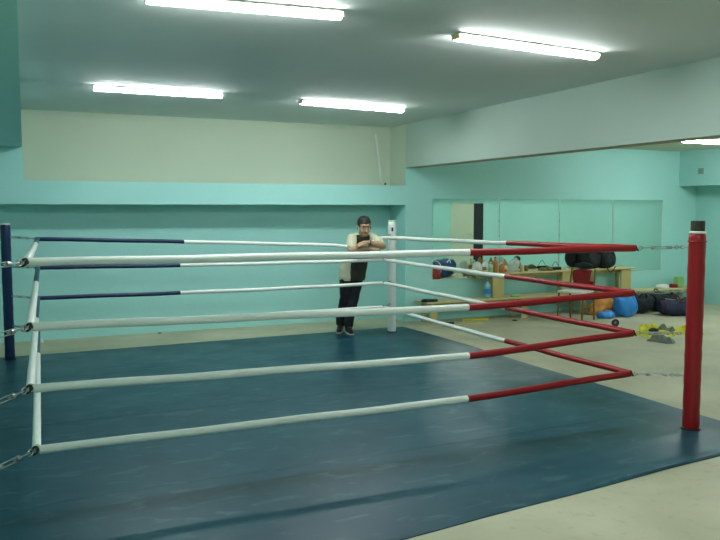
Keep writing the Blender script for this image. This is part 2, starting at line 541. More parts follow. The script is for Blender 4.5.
# ------------------------------------------------------------------ ropes
C_NL = [Vector((0.045, 4.40, 1.388)), Vector((0.055, 4.40, 1.041)), Vector((0.045, 4.40, 0.706)), Vector((0.065, 4.40, 0.366))]
C_RD = [Vector((4.285, 4.40, 1.372)), Vector((4.278, 4.40, 1.029)), Vector((4.290, 4.40, 0.720)), Vector((4.272, 4.40, 0.408))]
C_WH = [Vector((4.335, 8.83, 1.297)), Vector((4.335, 8.84, 1.007)), Vector((4.340, 8.83, 0.706)), Vector((4.340, 8.84, 0.390))]
C_BL = [Vector((0.215, 8.90, 1.344)), Vector((0.208, 8.90, 1.036)), Vector((0.198, 8.90, 0.705)), Vector((0.188, 8.90, 0.375))]
NT = [0.6505, 0.650, 0.651, 0.651]              # white to red changeover, near side (fraction from the left)
NS = [-0.004, -0.036, -0.055, -0.033]           # sag at the changeover
RT = [6.07, 6.08, 6.08, 6.06]
LT = [7.3, 7.05, 7.2, 7.3]
RN = 0.0235
lvl_name = ['topmost', 'second from the top', 'third from the top', 'lowest']
def sagged(a, b, n=14, s=0.0, mids=None):
    out = []
    for k in range(n + 1):
        t = k / n
        p = a.lerp(b, t)
        if mids:
            t0, dz = mids
            p.z += dz * (t / t0 if t < t0 else (1 - t) / (1 - t0))
        p.z += -s * 4 * t * (1 - t)
        p.z += 0.002 * math.sin(t * 23 + s * 90)
        out.append(p)
    return out
def sub(pts, t0, t1, n=16):
    def at(t):
        f = t * (len(pts) - 1)
        i = min(int(f), len(pts) - 2)
        return pts[i].lerp(pts[i + 1], f - i)
    return [at(t0 + (t1 - t0) * k / n) for k in range(n + 1)]
def sleeve(name, pts, r, m, parent):
    bm = bmesh.new()
    rs = [r * (1 + 0.03 * math.sin(i * 1.9 + r * 900)) for i in range(len(pts))]
    tube(bm, pts, rs, 14)
    return obj(name, bm, m, parent, True, True)
for i in range(4):
    r = empty('ring_rope', (2.2, 6.65, C_RD[i].z))
    tag(r, lvl_name[i] + ' of the four padded ropes running all round the boxing ring', 'rope', 'padded ring ropes')
    near = sagged(C_NL[i], C_RD[i], 26, 0.0, (NT[i], NS[i]))
    right = sagged(C_RD[i], C_WH[i], 20, 0.004 + 0.006 * (i == 3))
    if i == 0:
        back = [C_WH[0], Vector((4.24, 8.87, 1.262)), Vector((4.14, 8.93, 1.20)), Vector((3.95, 8.955, 1.185)), Vector((3.80, 8.95, 1.19))] + sagged(Vector((3.7, 8.93, 1.205)), C_BL[0], 10, -0.004)
        tb = 0.63
    else:
        back = sagged(C_WH[i], C_BL[i], 20, 0.012 * (i < 3))
        tb = 0.632
    left = sagged(C_BL[i], C_NL[i], 20, 0.006)
    # the bare rope core running through
    bm = bmesh.new()
    loop = near[:-1] + right[:-1] + back[:-1] + left[:-1]
    tube(bm, loop, 0.009, 8, closed=True)
    obj('rope_core', bm, M['rope'], r, True, True)
    sleeve('white_sleeve', sub(near, 0.0035, NT[i]), RN, M['white'], r)
    sleeve('red_sleeve', sub(near, NT[i], 0.999), RN + 0.0015, M['red'], r)
    tr = (RT[i] - 4.40) / (C_WH[i].y - 4.40)
    sleeve('red_sleeve', sub(right, 0.0, tr), RN + 0.0005, M['red'], r)
    sleeve('white_sleeve', sub(right, tr, 0.995), RN - 0.001, M['white'], r)
    if i == 0:
        f = [0, 3.4, 6.1]
        # changeover on the polyline by x
        n = len(back)
        white, blue = [], []
        pts = sub(back, 0, 1, 60)
        white = [p for p in pts if p.x >= 1.73]
        blue = [p for p in pts if p.x <= 1.74]
        blue = [white[-1]] + blue
        sleeve('white_sleeve', white, RN - 0.002, M['white'], r)
        sleeve('blue_sleeve', blue[:-1] + [blue[-1]], RN - 0.001, M['blue'], r)
    else:
        sleeve('white_sleeve', sub(back, 0.005, tb), RN - 0.002, M['white'], r)
        sleeve('blue_sleeve', sub(back, tb, 0.998), RN - 0.001, M['blue'], r)
    tl = (8.90 - LT[i]) / 4.5
    sleeve('blue_sleeve', sub(left, 0.004, tl, 10), RN - 0.001, M['blue'], r)
    sleeve('white_sleeve', sub(left, tl, 0.992), RN, M['white'], r)
    # steel ring in the corner eye
    for c, d in ((C_NL[i], (-0.35, -0.25)), (C_RD[i], (0.33, -0.28)), (C_WH[i], (0.27, 0.28)), (C_BL[i], (-0.3, 0.27))):
        bm = bmesh.new()
        dd = Vector((d[0], d[1], 0)).normalized()
        torus(bm, c + dd * 0.012, 0.022, 0.006, (dd.x, dd.y, 0.6), 16, 6)
        obj('corner_ring', bm, M['rust'], r, True, True)

# ------------------------------------------------------------------ chains with turnbuckles
def chain(a, b, label, thick=1.0, group=None):
    a, b = Vector(a), Vector(b)
    d = b - a
    L = d.length
    r = bpy.data.objects.new('turnbuckle_chain', None)
    r.empty_display_size = 0.05
    r.location = a
    r.rotation_euler = d.to_track_quat('X', 'Z').to_euler()
    COL.objects.link(r)
    tag(r, label, 'chain', group)
    t = thick
    # turnbuckle: two rods, end bosses, threaded eyes (local X runs rope -> post)
    bm = bmesh.new()
    x0, x1 = L * 0.30, L * 0.66
    for s in (-1, 1):
        tube(bm, [(x0, 0, 0.009 * s * t), (x1, 0, 0.009 * s * t)], 0.0035 * t, 8)
    for x in (x0, x1):
        tube(bm, [(x - 0.01, 0, 0), (x + 0.01, 0, 0)], 0.013 * t, 10)
    obj('turnbuckle_body', bm, M['steel'], r)
    for xs, xe in ((x0 + 0.03, 0.025), (x1 - 0.03, L * 0.78)):
        bm = bmesh.new()
        tube(bm, [(xs, 0, 0), (xe, 0, 0)], 0.0042 * t, 8)
        torus(bm, (xe + (0.0 if xe < xs else 0.0), 0, 0), 0.013 * t, 0.0038 * t, (0, 1, 0), 14, 6)
        obj('eye_bolt', bm, M['steel'], r)
    x = L * 0.78 + 0.018
    k = 0
    while x < L - 0.004:
        bm = bmesh.new()
        torus(bm, (x, 0, 0), 0.0105 * t, 0.0035 * t, (0, 1, 0) if k % 2 else (0, 0, 1), 14, 6)
        bm.transform(Matrix.Translation((x, 0, 0)) @ Matrix.Diagonal((1.35, 1, 1, 1)) @ Matrix.Translation((-x, 0, 0)))
        obj('link', bm, M['steel'], r)
        x += 0.021 * t
        k += 1
    return r
ordn = ['top', 'second', 'third', 'bottom']
def edge_pt(key, rad, toward, z):
    p = Vector((*POST[key], z))
    d = Vector((toward.x - p.x, toward.y - p.y, 0)).normalized()
    return p + d * rad
zr = [1.385, 1.055, 0.735, 0.415]
zb = [1.362, 1.036, 0.715, 0.385]
zw = [1.33, 1.02, 0.70, 0.40]
zo = [1.380, 1.010, 0.66, 0.325]
for i in range(4):
    chain(C_RD[i] + Vector((0.012, -0.01, 0)), edge_pt('red', 0.064, C_RD[i], zr[i]), 'steel turnbuckle chain tying the %s rope to the red post' % ordn[i], 1.0, 'turnbuckle chains')
    chain(C_BL[i] + Vector((-0.012, 0.01, 0)), edge_pt('blue', 0.055, C_BL[i], zb[i]), 'thin steel turnbuckle chain tying the %s rope to the blue post' % ordn[i], 1.0, 'turnbuckle chains')
    chain(C_WH[i] + Vector((0.01, 0.01, 0)), edge_pt('white', 0.063, C_WH[i], zw[i]), 'small steel turnbuckle chain tying the %s rope to the white post behind' % ordn[i], 0.9, 'turnbuckle chains')
    chain(C_NL[i] + Vector((-0.012, -0.01, 0)), edge_pt('off', 0.072, C_NL[i], zo[i]), 'bright steel turnbuckle chain leaving the left edge of the photo from the %s rope' % ordn[i], 1.25, 'turnbuckle chains')

# ------------------------------------------------------------------ mirrors
mx = [5.66, 6.845, 8.01, 9.12, 10.24]
desc = ['leftmost wall mirror panel, reflecting a cream door', 'second wall mirror panel from the left, behind the bottles', 'third wall mirror panel from the left, left of the black duffel bags', 'rightmost wall mirror panel, above the end of the upper bench']
for i in range(4):
    bm = nbox((mx[i] + 0.003, YF - 0.012, 0.61), (mx[i + 1] - 0.003, YF - 0.001, 1.815))
    es = [e for e in bm.edges if all(v.co.y < YF - 0.01 for v in e.verts)]
    bmesh.ops.bevel(bm, geom=es, offset=0.007, segments=2, affect='EDGES')
    o = obj('wall_mirror', bm, M['mirror'], None, False, loc=((mx[i] + mx[i + 1]) / 2, YF, 0.61))
    tag(o, desc[i], 'mirror', 'mirror panels on the far wall')

M['strip'] = mat('polished_glass_edge', (0.75, 0.85, 0.80, 1), 0.28, metal=0.6, spec=0.8, var=0.0)
for i, o in enumerate([q for q in bpy.data.objects if q.name.startswith('wall_mirror')]):
    bm = bmesh.new()
    tube(bm, [(mx[i + 1] - 0.006, YF - 0.014, 0.61), (mx[i + 1] - 0.006, YF - 0.014, 1.815)], 0.005, 10)
    bm.transform(Matrix.Translation(-o.location))
    obj('edge_strip', bm, M['strip'], o)
# ------------------------------------------------------------------ benches
def bench(x0, x1, z0, top, y0, y1, legs, label, th=0.022, wl=0.055):
    r = empty('wooden_bench', ((x0 + x1) / 2, (y0 + y1) / 2, z0))
    tag(r, label, 'bench', 'pale wooden benches')
    obj('bench_top', nbox((x0, y0, top - th), (x1, y1, top), 0.003), M['wood'], r, False, True)
    for x in legs:
        obj('leg', nbox((x - wl, y0 + 0.02, z0), (x + wl, y0 + 0.05, top - th - 0.0005), 0.002), M['wood_edge'], r, False, True)
        obj('leg', nbox((x - 0.03, y1 - 0.06, z0), (x + 0.03, y1 - 0.03, top - th - 0.0005), 0.002), M['wood_edge'], r, False, True)
    bm = nbox((x0 + 0.1, (y0 + y1) / 2 - 0.015, top - th - 0.06), (x1 - 0.1, (y0 + y1) / 2 + 0.015, top - th - 0.0005), 0.002)
    obj('rail', bm, M['wood_edge'], r, False, True)
    return r
BL0, BT0, BT1 = 0.0, 0.325, 0.695
bench(5.34, 7.86, 0, BT0, 9.45, 9.83, (5.46, 7.05, ), 'low pale wooden bench on the floor at the left under the mirrors')
bench(7.90, 10.78, 0, BT0 - 0.01, 9.47, 9.83, (8.2, 9.4, 10.6), 'low pale wooden bench on the floor at the right behind the sports bags')
bench(6.22, 9.36, BT0 + 0.001, BT1, 9.56, 9.84, (6.64, 7.95, 9.16), 'upper pale wooden bench stacked on the low benches, carrying bottles', wl=0.10)

# ------------------------------------------------------------------ small things on the benches
def bottle(x, y, z, h, r, m, capm, label, cat='bottle', name='plastic_bottle', labelm=None, group='bottles and jars on the upper bench'):
    e = empty(name, (x, y, z))
    tag(e, label, cat, group)
    bm = bmesh.new()
    lathe(bm, [(r * 0.9, 0.001), (r, 0.01), (r, h * 0.62), (r * 0.85, h * 0.74), (r * 0.38, h * 0.86), (r * 0.36, h * 0.93)], seg=16)
    obj('bottle_body', bm, m, e)
    bm = bmesh.new()
    lathe(bm, [(r * 0.42, h * 0.925), (r * 0.42, h), (r * 0.36, h * 1.005)], seg=14)
    obj('cap', bm, capm, e)
    if labelm:
        bm = bmesh.new()
        lathe(bm, [(r * 1.02, h * 0.22), (r * 1.03, h * 0.23), (r * 1.03, h * 0.5), (r * 1.02, h * 0.51)], seg=16)
        obj('bottle_label', bm, labelm, e)
    return e
zt = BT1 + 0.001
def lump(bm, c, r, amp=0.25, sc=9, seed=0.0, sub=4, flat=None):
    vs = ellipsoid(bm, c, r, sub=sub)
    cc = Vector(c)
    for v in vs:
        d = v.co - cc
        n = noise.noise(d * sc + Vector((seed, 0, seed))) + 0.5 * noise.noise(d * sc * 2.3 + Vector((0, seed, 5)))
        v.co = cc + d * (1 + amp * n)
        if flat is not None and v.co.z < flat:
            v.co.z = flat
    return bm
# white paper bag
bm = bmesh.new()
lump(bm, (6.32, 9.68, zt + 0.075), (0.09, 0.07, 0.095), 0.3, 8, 1.0, 4, zt)
o = obj('crumpled_bag', bm, M['white_cloth'], None, loc=(6.32, 9.68, zt))
tag(o, 'crumpled white bag at the left end of the upper bench', 'bag')
bottle(6.455, 9.70, zt, 0.19, 0.036, M['white_cloth'], M['amber'], 'white bottle with a brown label, leftmost on the upper bench', labelm=M['amber'])
bottle(6.545, 9.66, zt, 0.17, 0.04, M['clear'], M['white_cloth'], 'clear bottle with a green label beside the tall amber bottle', labelm=M['green'])
bottle(6.64, 9.68, zt, 0.24, 0.04, M['amber'], M['redcloth'], 'tallest amber bottle on the upper bench')
bottle(6.735, 9.64, zt, 0.15, 0.042, M['amber'], M['white_cloth'], 'short amber jar between the tall amber bottle and another')
bottle(6.83, 9.70, zt, 0.20, 0.04, M['amber'], M['orange'], 'amber bottle beside the clear plastic bag', labelm=M['white_cloth'])
bm = bmesh.new()
lump(bm, (6.99, 9.68, zt + 0.10), (0.085, 0.075, 0.115), 0.35, 9, 4.0, 4, zt)
o = obj('plastic_bag', bm, M['clear'], None, loc=(6.99, 9.68, zt))
tag(o, 'clear crumpled plastic bag right of the amber bottles on the upper bench', 'bag')
bottle(7.14, 9.68, zt, 0.12, 0.034, M['wood'], M['white_cloth'], 'small yellowish jar just right of the clear plastic bag', 'jar')
bottle(7.23, 9.70, zt, 0.08, 0.034, M['kit'], M['amber'], 'squat brownish pot right of the small yellowish jar', 'jar')
def heap(name, x, y, z, rx, ry, rz, m, label, cat, seed=0.0, amp=0.4, sc=10, group=None):
    bm = bmesh.new()
    lump(bm, (x, y, z + rz * 0.5), (rx, ry, rz), amp, sc, seed, 4, z)
    o = obj(name, bm, m, None, loc=(x, y, z))
    return tag(o, label, cat, group)
heap('hand_wrap', 7.52, 9.66, zt, 0.07, 0.06, 0.035, M['kit'], 'small olive hand wrap on the upper bench right of the jars', 'hand wrap', 2)
heap('hand_wrap', 7.66, 9.67, zt, 0.08, 0.06, 0.045, M['kit'], 'olive bundle on the upper bench in front of the dark tool', 'hand wrap', 5)
e = empty('hand_tool', (7.82, 9.72, zt))
tag(e, 'dark hand tool with a thin wire loop on the upper bench', 'tool')
obj('tool_body', nbox((7.72, 9.70, zt), (7.92, 9.75, zt + 0.045), 0.01), M['black'], e, True, True)
bm = bmesh.new()
tube(bm, [(7.74 + 0.14 * k / 10, 9.72, zt + 0.045 + 0.085 * math.sin(PI * k / 10)) for k in range(11)], 0.004, 6)
obj('wire_loop', bm, M['black'], e, True, True)
for k, (x0, x1, yy) in enumerate(((7.93, 8.03, 9.62), (8.02, 8.12, 9.74), (7.97, 8.09, 9.68))):
    bm = bmesh.new()
    tube(bm, [(x0, yy, zt + 0.012), (x1, yy + 0.05, zt + 0.012)], 0.012, 8)
    o = obj('paper_roll', bm, M['white_cloth'] if k != 1 else M['grey'], None, loc=((x0 + x1) / 2, yy, zt))
    tag(o, ['white paper roll on the upper bench nearest the dark tool', 'grey paper roll on the upper bench nearest the black bags', 'white paper roll behind the one beside the dark tool on the upper bench'][k], 'paper roll', 'paper rolls on the upper bench')
# blue water bottle on the low bench
bottle(6.47, 9.62, BT0 + 0.001, 0.27, 0.05, M['water'], M['bluelabel'], 'clear blue water bottle standing on the low bench', labelm=M['bluelabel'], name='water_bottle', group='drink bottles')
# dark glove at the left end of the low bench
heap('sports_glove', 5.42, 9.55, BT0 + 0.001, 0.13, 0.06, 0.028, M['black_cloth'], 'dark flat glove at the left end of the low bench', 'glove', 8)
heap('green_pouch', 6.93, 9.55, BT0 + 0.001, 0.07, 0.05, 0.02, M['green'], 'small flat green pouch on the low bench', 'pouch', 12)
# right low bench
zb0 = BT0 - 0.009
bm = bmesh.new()
e = empty('lidded_jar', (10.42, 9.66, zb0))
tag(e, 'green plastic jar on the low bench near the red post', 'jar')
bm = bmesh.new()
lathe(bm, [(0.07, 0.001), (0.085, 0.01), (0.085, 0.13), (0.075, 0.15)])
obj('jar_body', bm, M['green'], e)
bm = bmesh.new()
lathe(bm, [(0.08, 0.151), (0.08, 0.175), (0.07, 0.182)])
obj('lid', bm, M['green'], e)
o = obj('small_box', nbox((10.22, 9.58, zb0), (10.32, 9.68, zb0 + 0.06), 0.006), M['redcloth'], None, loc=(10.27, 9.63, zb0))
tag(o, 'small red and brown box left of the green jar', 'box')
heap('folded_towel', 10.03, 9.64, zb0, 0.13, 0.08, 0.05, M['white_cloth'], 'small white folded towel on the low bench left of the red box', 'towel', 3, 0.2)

# ------------------------------------------------------------------ duffel bags
def duffel(x, y, z, L, R, H, ang, m, label, seed, trim=None, group='sports bags', tilt=0.0):
    e = empty('duffel_bag', (x, y, z), ang)
    tag(e, label, 'bag', group)
    bm = bmesh.new()
    n, seg = 18, 28
    rings = []
    for i in range(n + 1):
        t = i / n * 2 - 1
        k = (1 - abs(t) ** 5) ** 0.5 * 0.94 + 0.06 if abs(t) < 1 else 0.55
        ring = []
        for j in range(seg):
            a = 2 * PI * j / seg
            ca, sa = math.cos(a), math.sin(a)
            yy = R * k * math.copysign(abs(ca) ** 0.8, ca)
            zz = H / 2 * k * math.copysign(abs(sa) ** 0.8, sa)
            p = Vector((t * L / 2, yy, zz))
            nn = noise.noise(p * 9 + Vector((seed, seed, 0)))
            p += Vector((0, yy, zz)).normalized() * nn * 0.16 * R
            p.z += H / 2 - (0.13 * H * (1 - t * t) * (0.6 + 0.5 * noise.noise(Vector((t * 3, seed, 1)))) if sa > 0 else 0)
            p.z = max(p.z, 0.002)
            ring.append(bm.verts.new(p))
        rings.append(ring)
    for A, B in zip(rings, rings[1:]):
        for j in range(seg):
            bm.faces.new((A[j], A[(j + 1) % seg], B[(j + 1) % seg], B[j]))
    bm.faces.new(rings[0][::-1])
    bm.faces.new(rings[-1])
    obj('bag_body', bm, m, e)
    for s in (-1, 1):
        bm = bmesh.new()
        x_ = s * L * 0.41
        k = (1 - 0.82 ** 5) ** 0.5
        tube(bm, [(x_, R * 1.02 * k * math.cos(a), H / 2 + H * 0.51 * k * math.sin(a)) for a in [2 * PI * q / 20 for q in range(20)]], 0.008, 6, closed=True)
        obj('piping', bm, trim or M['black'], e)
        bm = bmesh.new()
        tube(bm, [(-0.10 + 0.2 * q / 8, s * (R * 0.75 + 0.03 * math.sin(PI * q / 8)), H * 0.70 + 0.11 * math.sin(PI * q / 8)) for q in range(9)], 0.011, 6)
        obj('handle', bm, trim or M['black'], e)
    bm = bmesh.new()
    tube(bm, [(-L * 0.36 + L * 0.72 * q / 8, 0, H * 0.97 - 0.02 * math.sin(PI * q / 8)) for q in range(9)], 0.007, 6)
    obj('zipper', bm, M['steel'], e)
    return e
duffel(8.50, 9.69, zt, 0.26, 0.135, 0.31, -0.25, M['black_cloth'], 'black sports bag on the upper bench above the chair, the left one of two', 1.0)
duffel(8.81, 9.70, zt, 0.30, 0.135, 0.29, 0.08, M['black_cloth'], 'black sports bag with a hanging strap on the upper bench, the right one of two', 4.0)
bm = bmesh.new()
tube(bm, [(8.70 + 0.18 * k / 10, 9.54, zt + 0.03 - 0.085 * math.sin(PI * k / 10)) for k in range(11)], 0.009, 6)
strap = obj('shoulder_strap', bm, M['black'], None)
strap_root = [o for o in bpy.data.objects if o.name == 'duffel_bag.001'][0]
strap.parent = strap_root
strap.matrix_parent_inverse = (Matrix.Translation(strap_root.location) @ strap_root.rotation_euler.to_matrix().to_4x4()).inverted()
duffel(9.02, 9.18, 0.001, 0.50, 0.17, 0.34, -0.1, M['black_cloth'], 'black sports bag on the floor directly right of the blue plastic bag', 7.0)
duffel(9.60, 9.22, 0.001, 0.50, 0.15, 0.34, 0.1, M['black_cloth'], 'black sports bag on the floor against the low bench, behind the others', 9.0)
duffel(9.45, 8.72, 0.001, 0.66, 0.18, 0.27, -0.38, M['navy'], 'dark navy and maroon sports bag on the floor beside the red post', 12.0, M['maroon'])
heap('sports_shoe', 9.22, 8.27, 0.001, 0.045, 0.10, 0.05, M['white_cloth'], 'white shoe on the floor just left of the red post', 'shoe', 7, 0.15)
# red and blue duffel seen only in the leftmost mirror
e = duffel(9.46, 3.75, 0.001, 0.85, 0.22, 0.46, -0.5, M['bluebag2'], 'navy and red sports bag reflected at the left end of the mirror', 15.0, M['white_cloth'])
heap('red_pouch', 8.96, 4.16, 0.001, 0.20, 0.13, 0.2, M['redcloth'], 'red pouch beside the navy bag, reflected in the mirror', 'pouch', 3, 0.15)

# ------------------------------------------------------------------ plastic bags and cloth on the floor
def knotbag(x, y, r, h, m, label, seed):
    e = empty('plastic_bag', (x, y, 0.001))
    tag(e, label, 'bag')
    bm = bmesh.new()
    vs = ellipsoid(bm, (0, 0, h * 0.45), (r, r * 0.8, h * 0.52), sub=5)
    for v in vs:
        d = v.co - Vector((0, 0, h * 0.45))
        ang = math.atan2(d.y, d.x)
        up = max(0, d.z / (h * 0.52))
        v.co.x *= 1 + 0.10 * math.sin(ang * 9 + seed) * up + 0.12 * noise.noise(d * 8 + Vector((seed, 0, 0)))
        v.co.y *= 1 + 0.10 * math.sin(ang * 7 + seed) * up
        v.co.z += 0.10 * h * noise.noise(d * 10 + Vector((0, seed, 0)))
        v.co.z = max(v.co.z, 0.0)
    obj('bag_body', bm, m, e)
    bm = bmesh.new()
    for q in range(3):
        a = q * 2.1 + seed
        tube(bm, [(0.02 * math.cos(a), 0.02 * math.sin(a), h * 0.9), (0.04 * math.cos(a), 0.04 * math.sin(a), h * 1.03), (0.09 * math.cos(a), 0.07 * math.sin(a), h * (1.1 + 0.03 * q))], [0.03, 0.018, 0.026], 8)
    obj('knot', bm, m, e)
    return e
knotbag(8.58, 8.98, 0.20, 0.37, M['blue_bag'], 'large knotted blue plastic bag on the floor beside the black sports bags', 1.0)
heap('plastic_bag', 8.18, 8.96, 0.001, 0.15, 0.10, 0.075, M['blue_bag'], 'small flat blue plastic bag in front of the orange bundle', 'bag', 4, 0.3, 7)
heap('cloth_bundle', 8.42, 9.30, 0.001, 0.24, 0.15, 0.19, M['orange'], 'orange cloth bundle on the floor left of the blue plastic bag', 'cloth', 6, 0.25, 6)
heap('cloth_bundle', 8.22, 9.34, 0.30, 0.16, 0.06, 0.05, M['kit'], 'olive cloth laid over the orange bundle', 'cloth', 9, 0.35, 8)
# roll of tape: dark disc with hub
e = empty('tape_roll', (7.70, 8.24, 0.001))
tag(e, 'round black tape roll with a pale hub on the floor beside the yellow vests', 'tape roll')
dv = Vector((-0.62, -0.74, 0.25)).normalized()
bm = bmesh.new()
tube(bm, [Vector((0, 0, 0.055)) - dv * 0.03, Vector((0, 0, 0.055)) - dv * 0.024, Vector((0, 0, 0.055)) + dv * 0.024, Vector((0, 0, 0.055)) + dv * 0.03], [0.045, 0.052, 0.052, 0.045], 24)
obj('roll', bm, M['black'], e)
bm = bmesh.new()
tube(bm, [Vector((0, 0, 0.055)) + dv * 0.029, Vector((0, 0, 0.055)) + dv * 0.033], 0.016, 14)
obj('hub', bm, M['grey'], e)
def crumple(name, pts_c, w, d, h, ang, m, label, cat, seed, group=None):
    bm = bmesh.new()
    n = 26
    g = []
    ca, sa = math.cos(ang), math.sin(ang)
    for j in range(n + 1):
        row = []
        for i in range(n + 1):
            u, v = i / n * 2 - 1, j / n * 2 - 1
            rr = 1 + 0.35 * noise.noise(Vector((math.atan2(v, u) * 0.9, seed, 0)))
            x, y = u * w / 2 * rr, v * d / 2 * rr
            x += 0.03 * noise.noise(Vector((u * 3, v * 3, seed)))
            edge = max(abs(u), abs(v))
            z = 0.004 + h * (1 - edge ** 3) * max(0.08, 0.45 + 0.7 * noise.noise(Vector((u * 1.8, v * 1.6, seed + 2))) + 0.22 * math.sin(u * 9 + v * 4 + seed) + 0.2 * noise.noise(Vector((u * 5, v * 5, seed))))
            row.append(bm.verts.new((pts_c[0] + x * ca - y * sa, pts_c[1] + x * sa + y * ca, pts_c[2] + z)))
        g.append(row)
    for j in range(n):
        for i in range(n):
            bm.faces.new((g[j][i], g[j][i + 1], g[j + 1][i + 1], g[j + 1][i]))
    geom = bmesh.ops.extrude_face_region(bm, geom=bm.faces[:])
    for v in [q for q in geom['geom'] if isinstance(q, bmesh.types.BMVert)]:
        v.co.z = max(0.0005 + pts_c[2], v.co.z - 0.004)
    o = obj(name, bm, m, None, loc=pts_c)
    return tag(o, label, cat, group)
crumple('training_vest', (7.64, 7.50, 0.001), 0.42, 0.52, 0.085, 0.3, M['yellow'], 'crumpled yellow vest nearest the end of the red ropes', 'vest', 1.0, 'yellow vests on the floor')
crumple('training_vest', (7.99, 7.90, 0.001), 0.26, 0.28, 0.09, 0.9, M['yellow'], 'crumpled yellow vest at the back of the pile, left of the grey cloth', 'vest', 6.0, 'yellow vests on the floor')
crumple('training_vest', (8.22, 7.50, 0.001), 0.40, 0.48, 0.09, -0.5, M['yellow'], 'crumpled yellow vest nearest the red post', 'vest', 11.0, 'yellow vests on the floor')
crumple('grey_cloth', (7.95, 7.55, 0.001), 0.13, 0.30, 0.11, 0.2, M['grey'], 'grey cloth bunched up between the yellow vests', 'cloth', 14.0, 'grey cloths on the floor')
crumple('grey_cloth', (7.36, 7.06, 0.001), 0.19, 0.30, 0.13, 0.2, M['grey'], 'grey cloth on the bare floor in front of the yellow vests', 'cloth', 19.0, 'grey cloths on the floor')
heap('sports_glove', 7.60, 7.42, 0.06, 0.08, 0.05, 0.03, M['black_cloth'], 'small black and white glove lying on the yellow vest', 'glove', 2)
heap('glass_jar', 8.02, 7.20, 0.001, 0.04, 0.04, 0.035, M['water'], 'small pale blue lump beside the right yellow vest', 'jar', 4, 0.1)
# odds and ends
def stick(p0, p1, r, m, name, label, cat):
    bm = bmesh.new()
    box(bm, (0, -r, 0), ((Vector(p1) - Vector(p0)).length, r, 2 * r), r * 0.2)
    d = Vector(p1) - Vector(p0)
    bm.transform(Matrix.Translation(p0) @ Matrix.Rotation(math.atan2(d.y, d.x), 4, 'Z'))
    o = obj(name, bm, m, None, loc=p0)
    return tag(o, label, cat)
stick((6.02, 9.62, 0.001), (6.42, 9.50, 0.001), 0.014, M['yellow'], 'wooden_strip', 'yellow wooden strip on the floor in front of the low bench', 'strip')
stick((5.45, 9.55, 0.001), (5.75, 9.40, 0.001), 0.013, M['rust'], 'wooden_strip', 'dark brown strip on the floor at the left end of the low bench', 'strip')
stick((5.62, 9.2, 0.001), (6.15, 9.25, 0.001), 0.012, M['wood'], 'wooden_strip', 'pale wooden strip on the floor beside the brown strip', 'strip')
heap('floor_scrap', 6.75, 9.30, 0.001, 0.05, 0.03, 0.012, M['black'], 'small black scrap on the floor left of the chair', 'scrap', 1)
heap('floor_scrap', 0.25, 10.2, 0.001, 0.025, 0.02, 0.03, M['white_cloth'], 'small white scrap on the floor near the blue post', 'scrap', 2, 0.2)
heap('floor_scrap', 1.72, 10.3, 0.001, 0.03, 0.02, 0.012, M['grey'], 'grey scrap on the floor against the far teal wall', 'scrap', 5, 0.2)

# ------------------------------------------------------------------ chair with a red jacket
ch = empty('metal_chair', (7.60, 8.96, 0), -0.425 + 0.85)
tag(ch, 'metal framed chair with a white seat in front of the upper bench', 'chair')
# local: faces -x; back at +x
hw = 0.19
for (sx, sy) in ((-1, -1), (-1, 1), (1, -1), (1, 1)):
    bm = bmesh.new()
    if sx < 0:
        tube(bm, [(-0.20, sy * hw, 0.0), (-0.18, sy * hw, 0.42)], 0.015, 8)
    else:
        tube(bm, [(0.22, sy * hw, 0.0), (0.18, sy * hw, 0.42), (0.20, sy * hw, 0.6), (0.235, sy * (hw - 0.005), 0.76)], 0.015, 8)
    obj('leg', bm, M['olive'], ch)
bm = bmesh.new()
box(bm, (-0.215, -0.20, 0.425), (0.20, 0.20, 0.455), 0.012)
obj('seat', bm, M['white_cloth'], ch)
bm = bmesh.new()
box(bm, (0.205, -0.172, 0.58), (0.225, 0.172, 0.735), 0.01)
obj('backrest', bm, M['wood_edge'], ch)
bm = bmesh.new()
for sy in (-1, 1):
    tube(bm, [(-0.19, sy * hw, 0.2), (0.20, sy * hw, 0.2)], 0.008, 6)
obj('stretcher', bm, M['olive'], ch)
# jacket hung over the backrest
bm = bmesh.new()
n = 16
g = []
for j in range(n + 1):
    t = j / n
    row = []
    for i in range(n + 1):
        s = (i / n * 2 - 1)
        w = 0.135 + 0.02 * t
        if t < 0.62:
            x = 0.185 - 0.02 * math.sin(t * 4)
            z = 0.475 + (0.75 - 0.475) * t / 0.62
        elif t < 0.72:
            a = (t - 0.62) / 0.10 * PI
            x = 0.185 + 0.036 * (1 - math.cos(a))
            z = 0.75 + 0.012 * math.sin(a)
        else:
            x = 0.257 + 0.015 * (t - 0.72)
            z = 0.75 - 0.25 * (t - 0.72) / 0.28
        x += 0.010 * math.sin(s * 9 + t * 3)
        row.append(bm.verts.new((x, s * w * (1 - 0.15 * abs(t - 0.66)), z - 0.02 * s * s)))
    g.append(row)
for j in range(n):
    for i in range(n):
        bm.faces.new((g[j][i], g[j][i + 1], g[j + 1][i + 1], g[j + 1][i]))
mw = Matrix.Translation(ch.location) @ ch.rotation_euler.to_matrix().to_4x4()
bm.transform(mw)
o = obj('red_jacket', bm, M['redcloth'], None, loc=tuple(mw @ Vector((0.2, 0, 0.44))))
o.modifiers.new('thick', 'SOLIDIFY').thickness = 0.008
tag(o, 'dark red jacket hung over the back of the metal chair', 'jacket')
bm = bmesh.new()
lump(bm, (0.225, 0.0, 0.817), (0.05, 0.14, 0.05), 0.2, 9, 3.0, 4, 0.766)
bm.transform(mw)
o = obj('black_cap', bm, M['black_cloth'], None, loc=tuple(mw @ Vector((0.225, 0, 0.82))))
tag(o, 'black knitted cap on top of the chair back, over the red jacket', 'cap')
bm = bmesh.new()
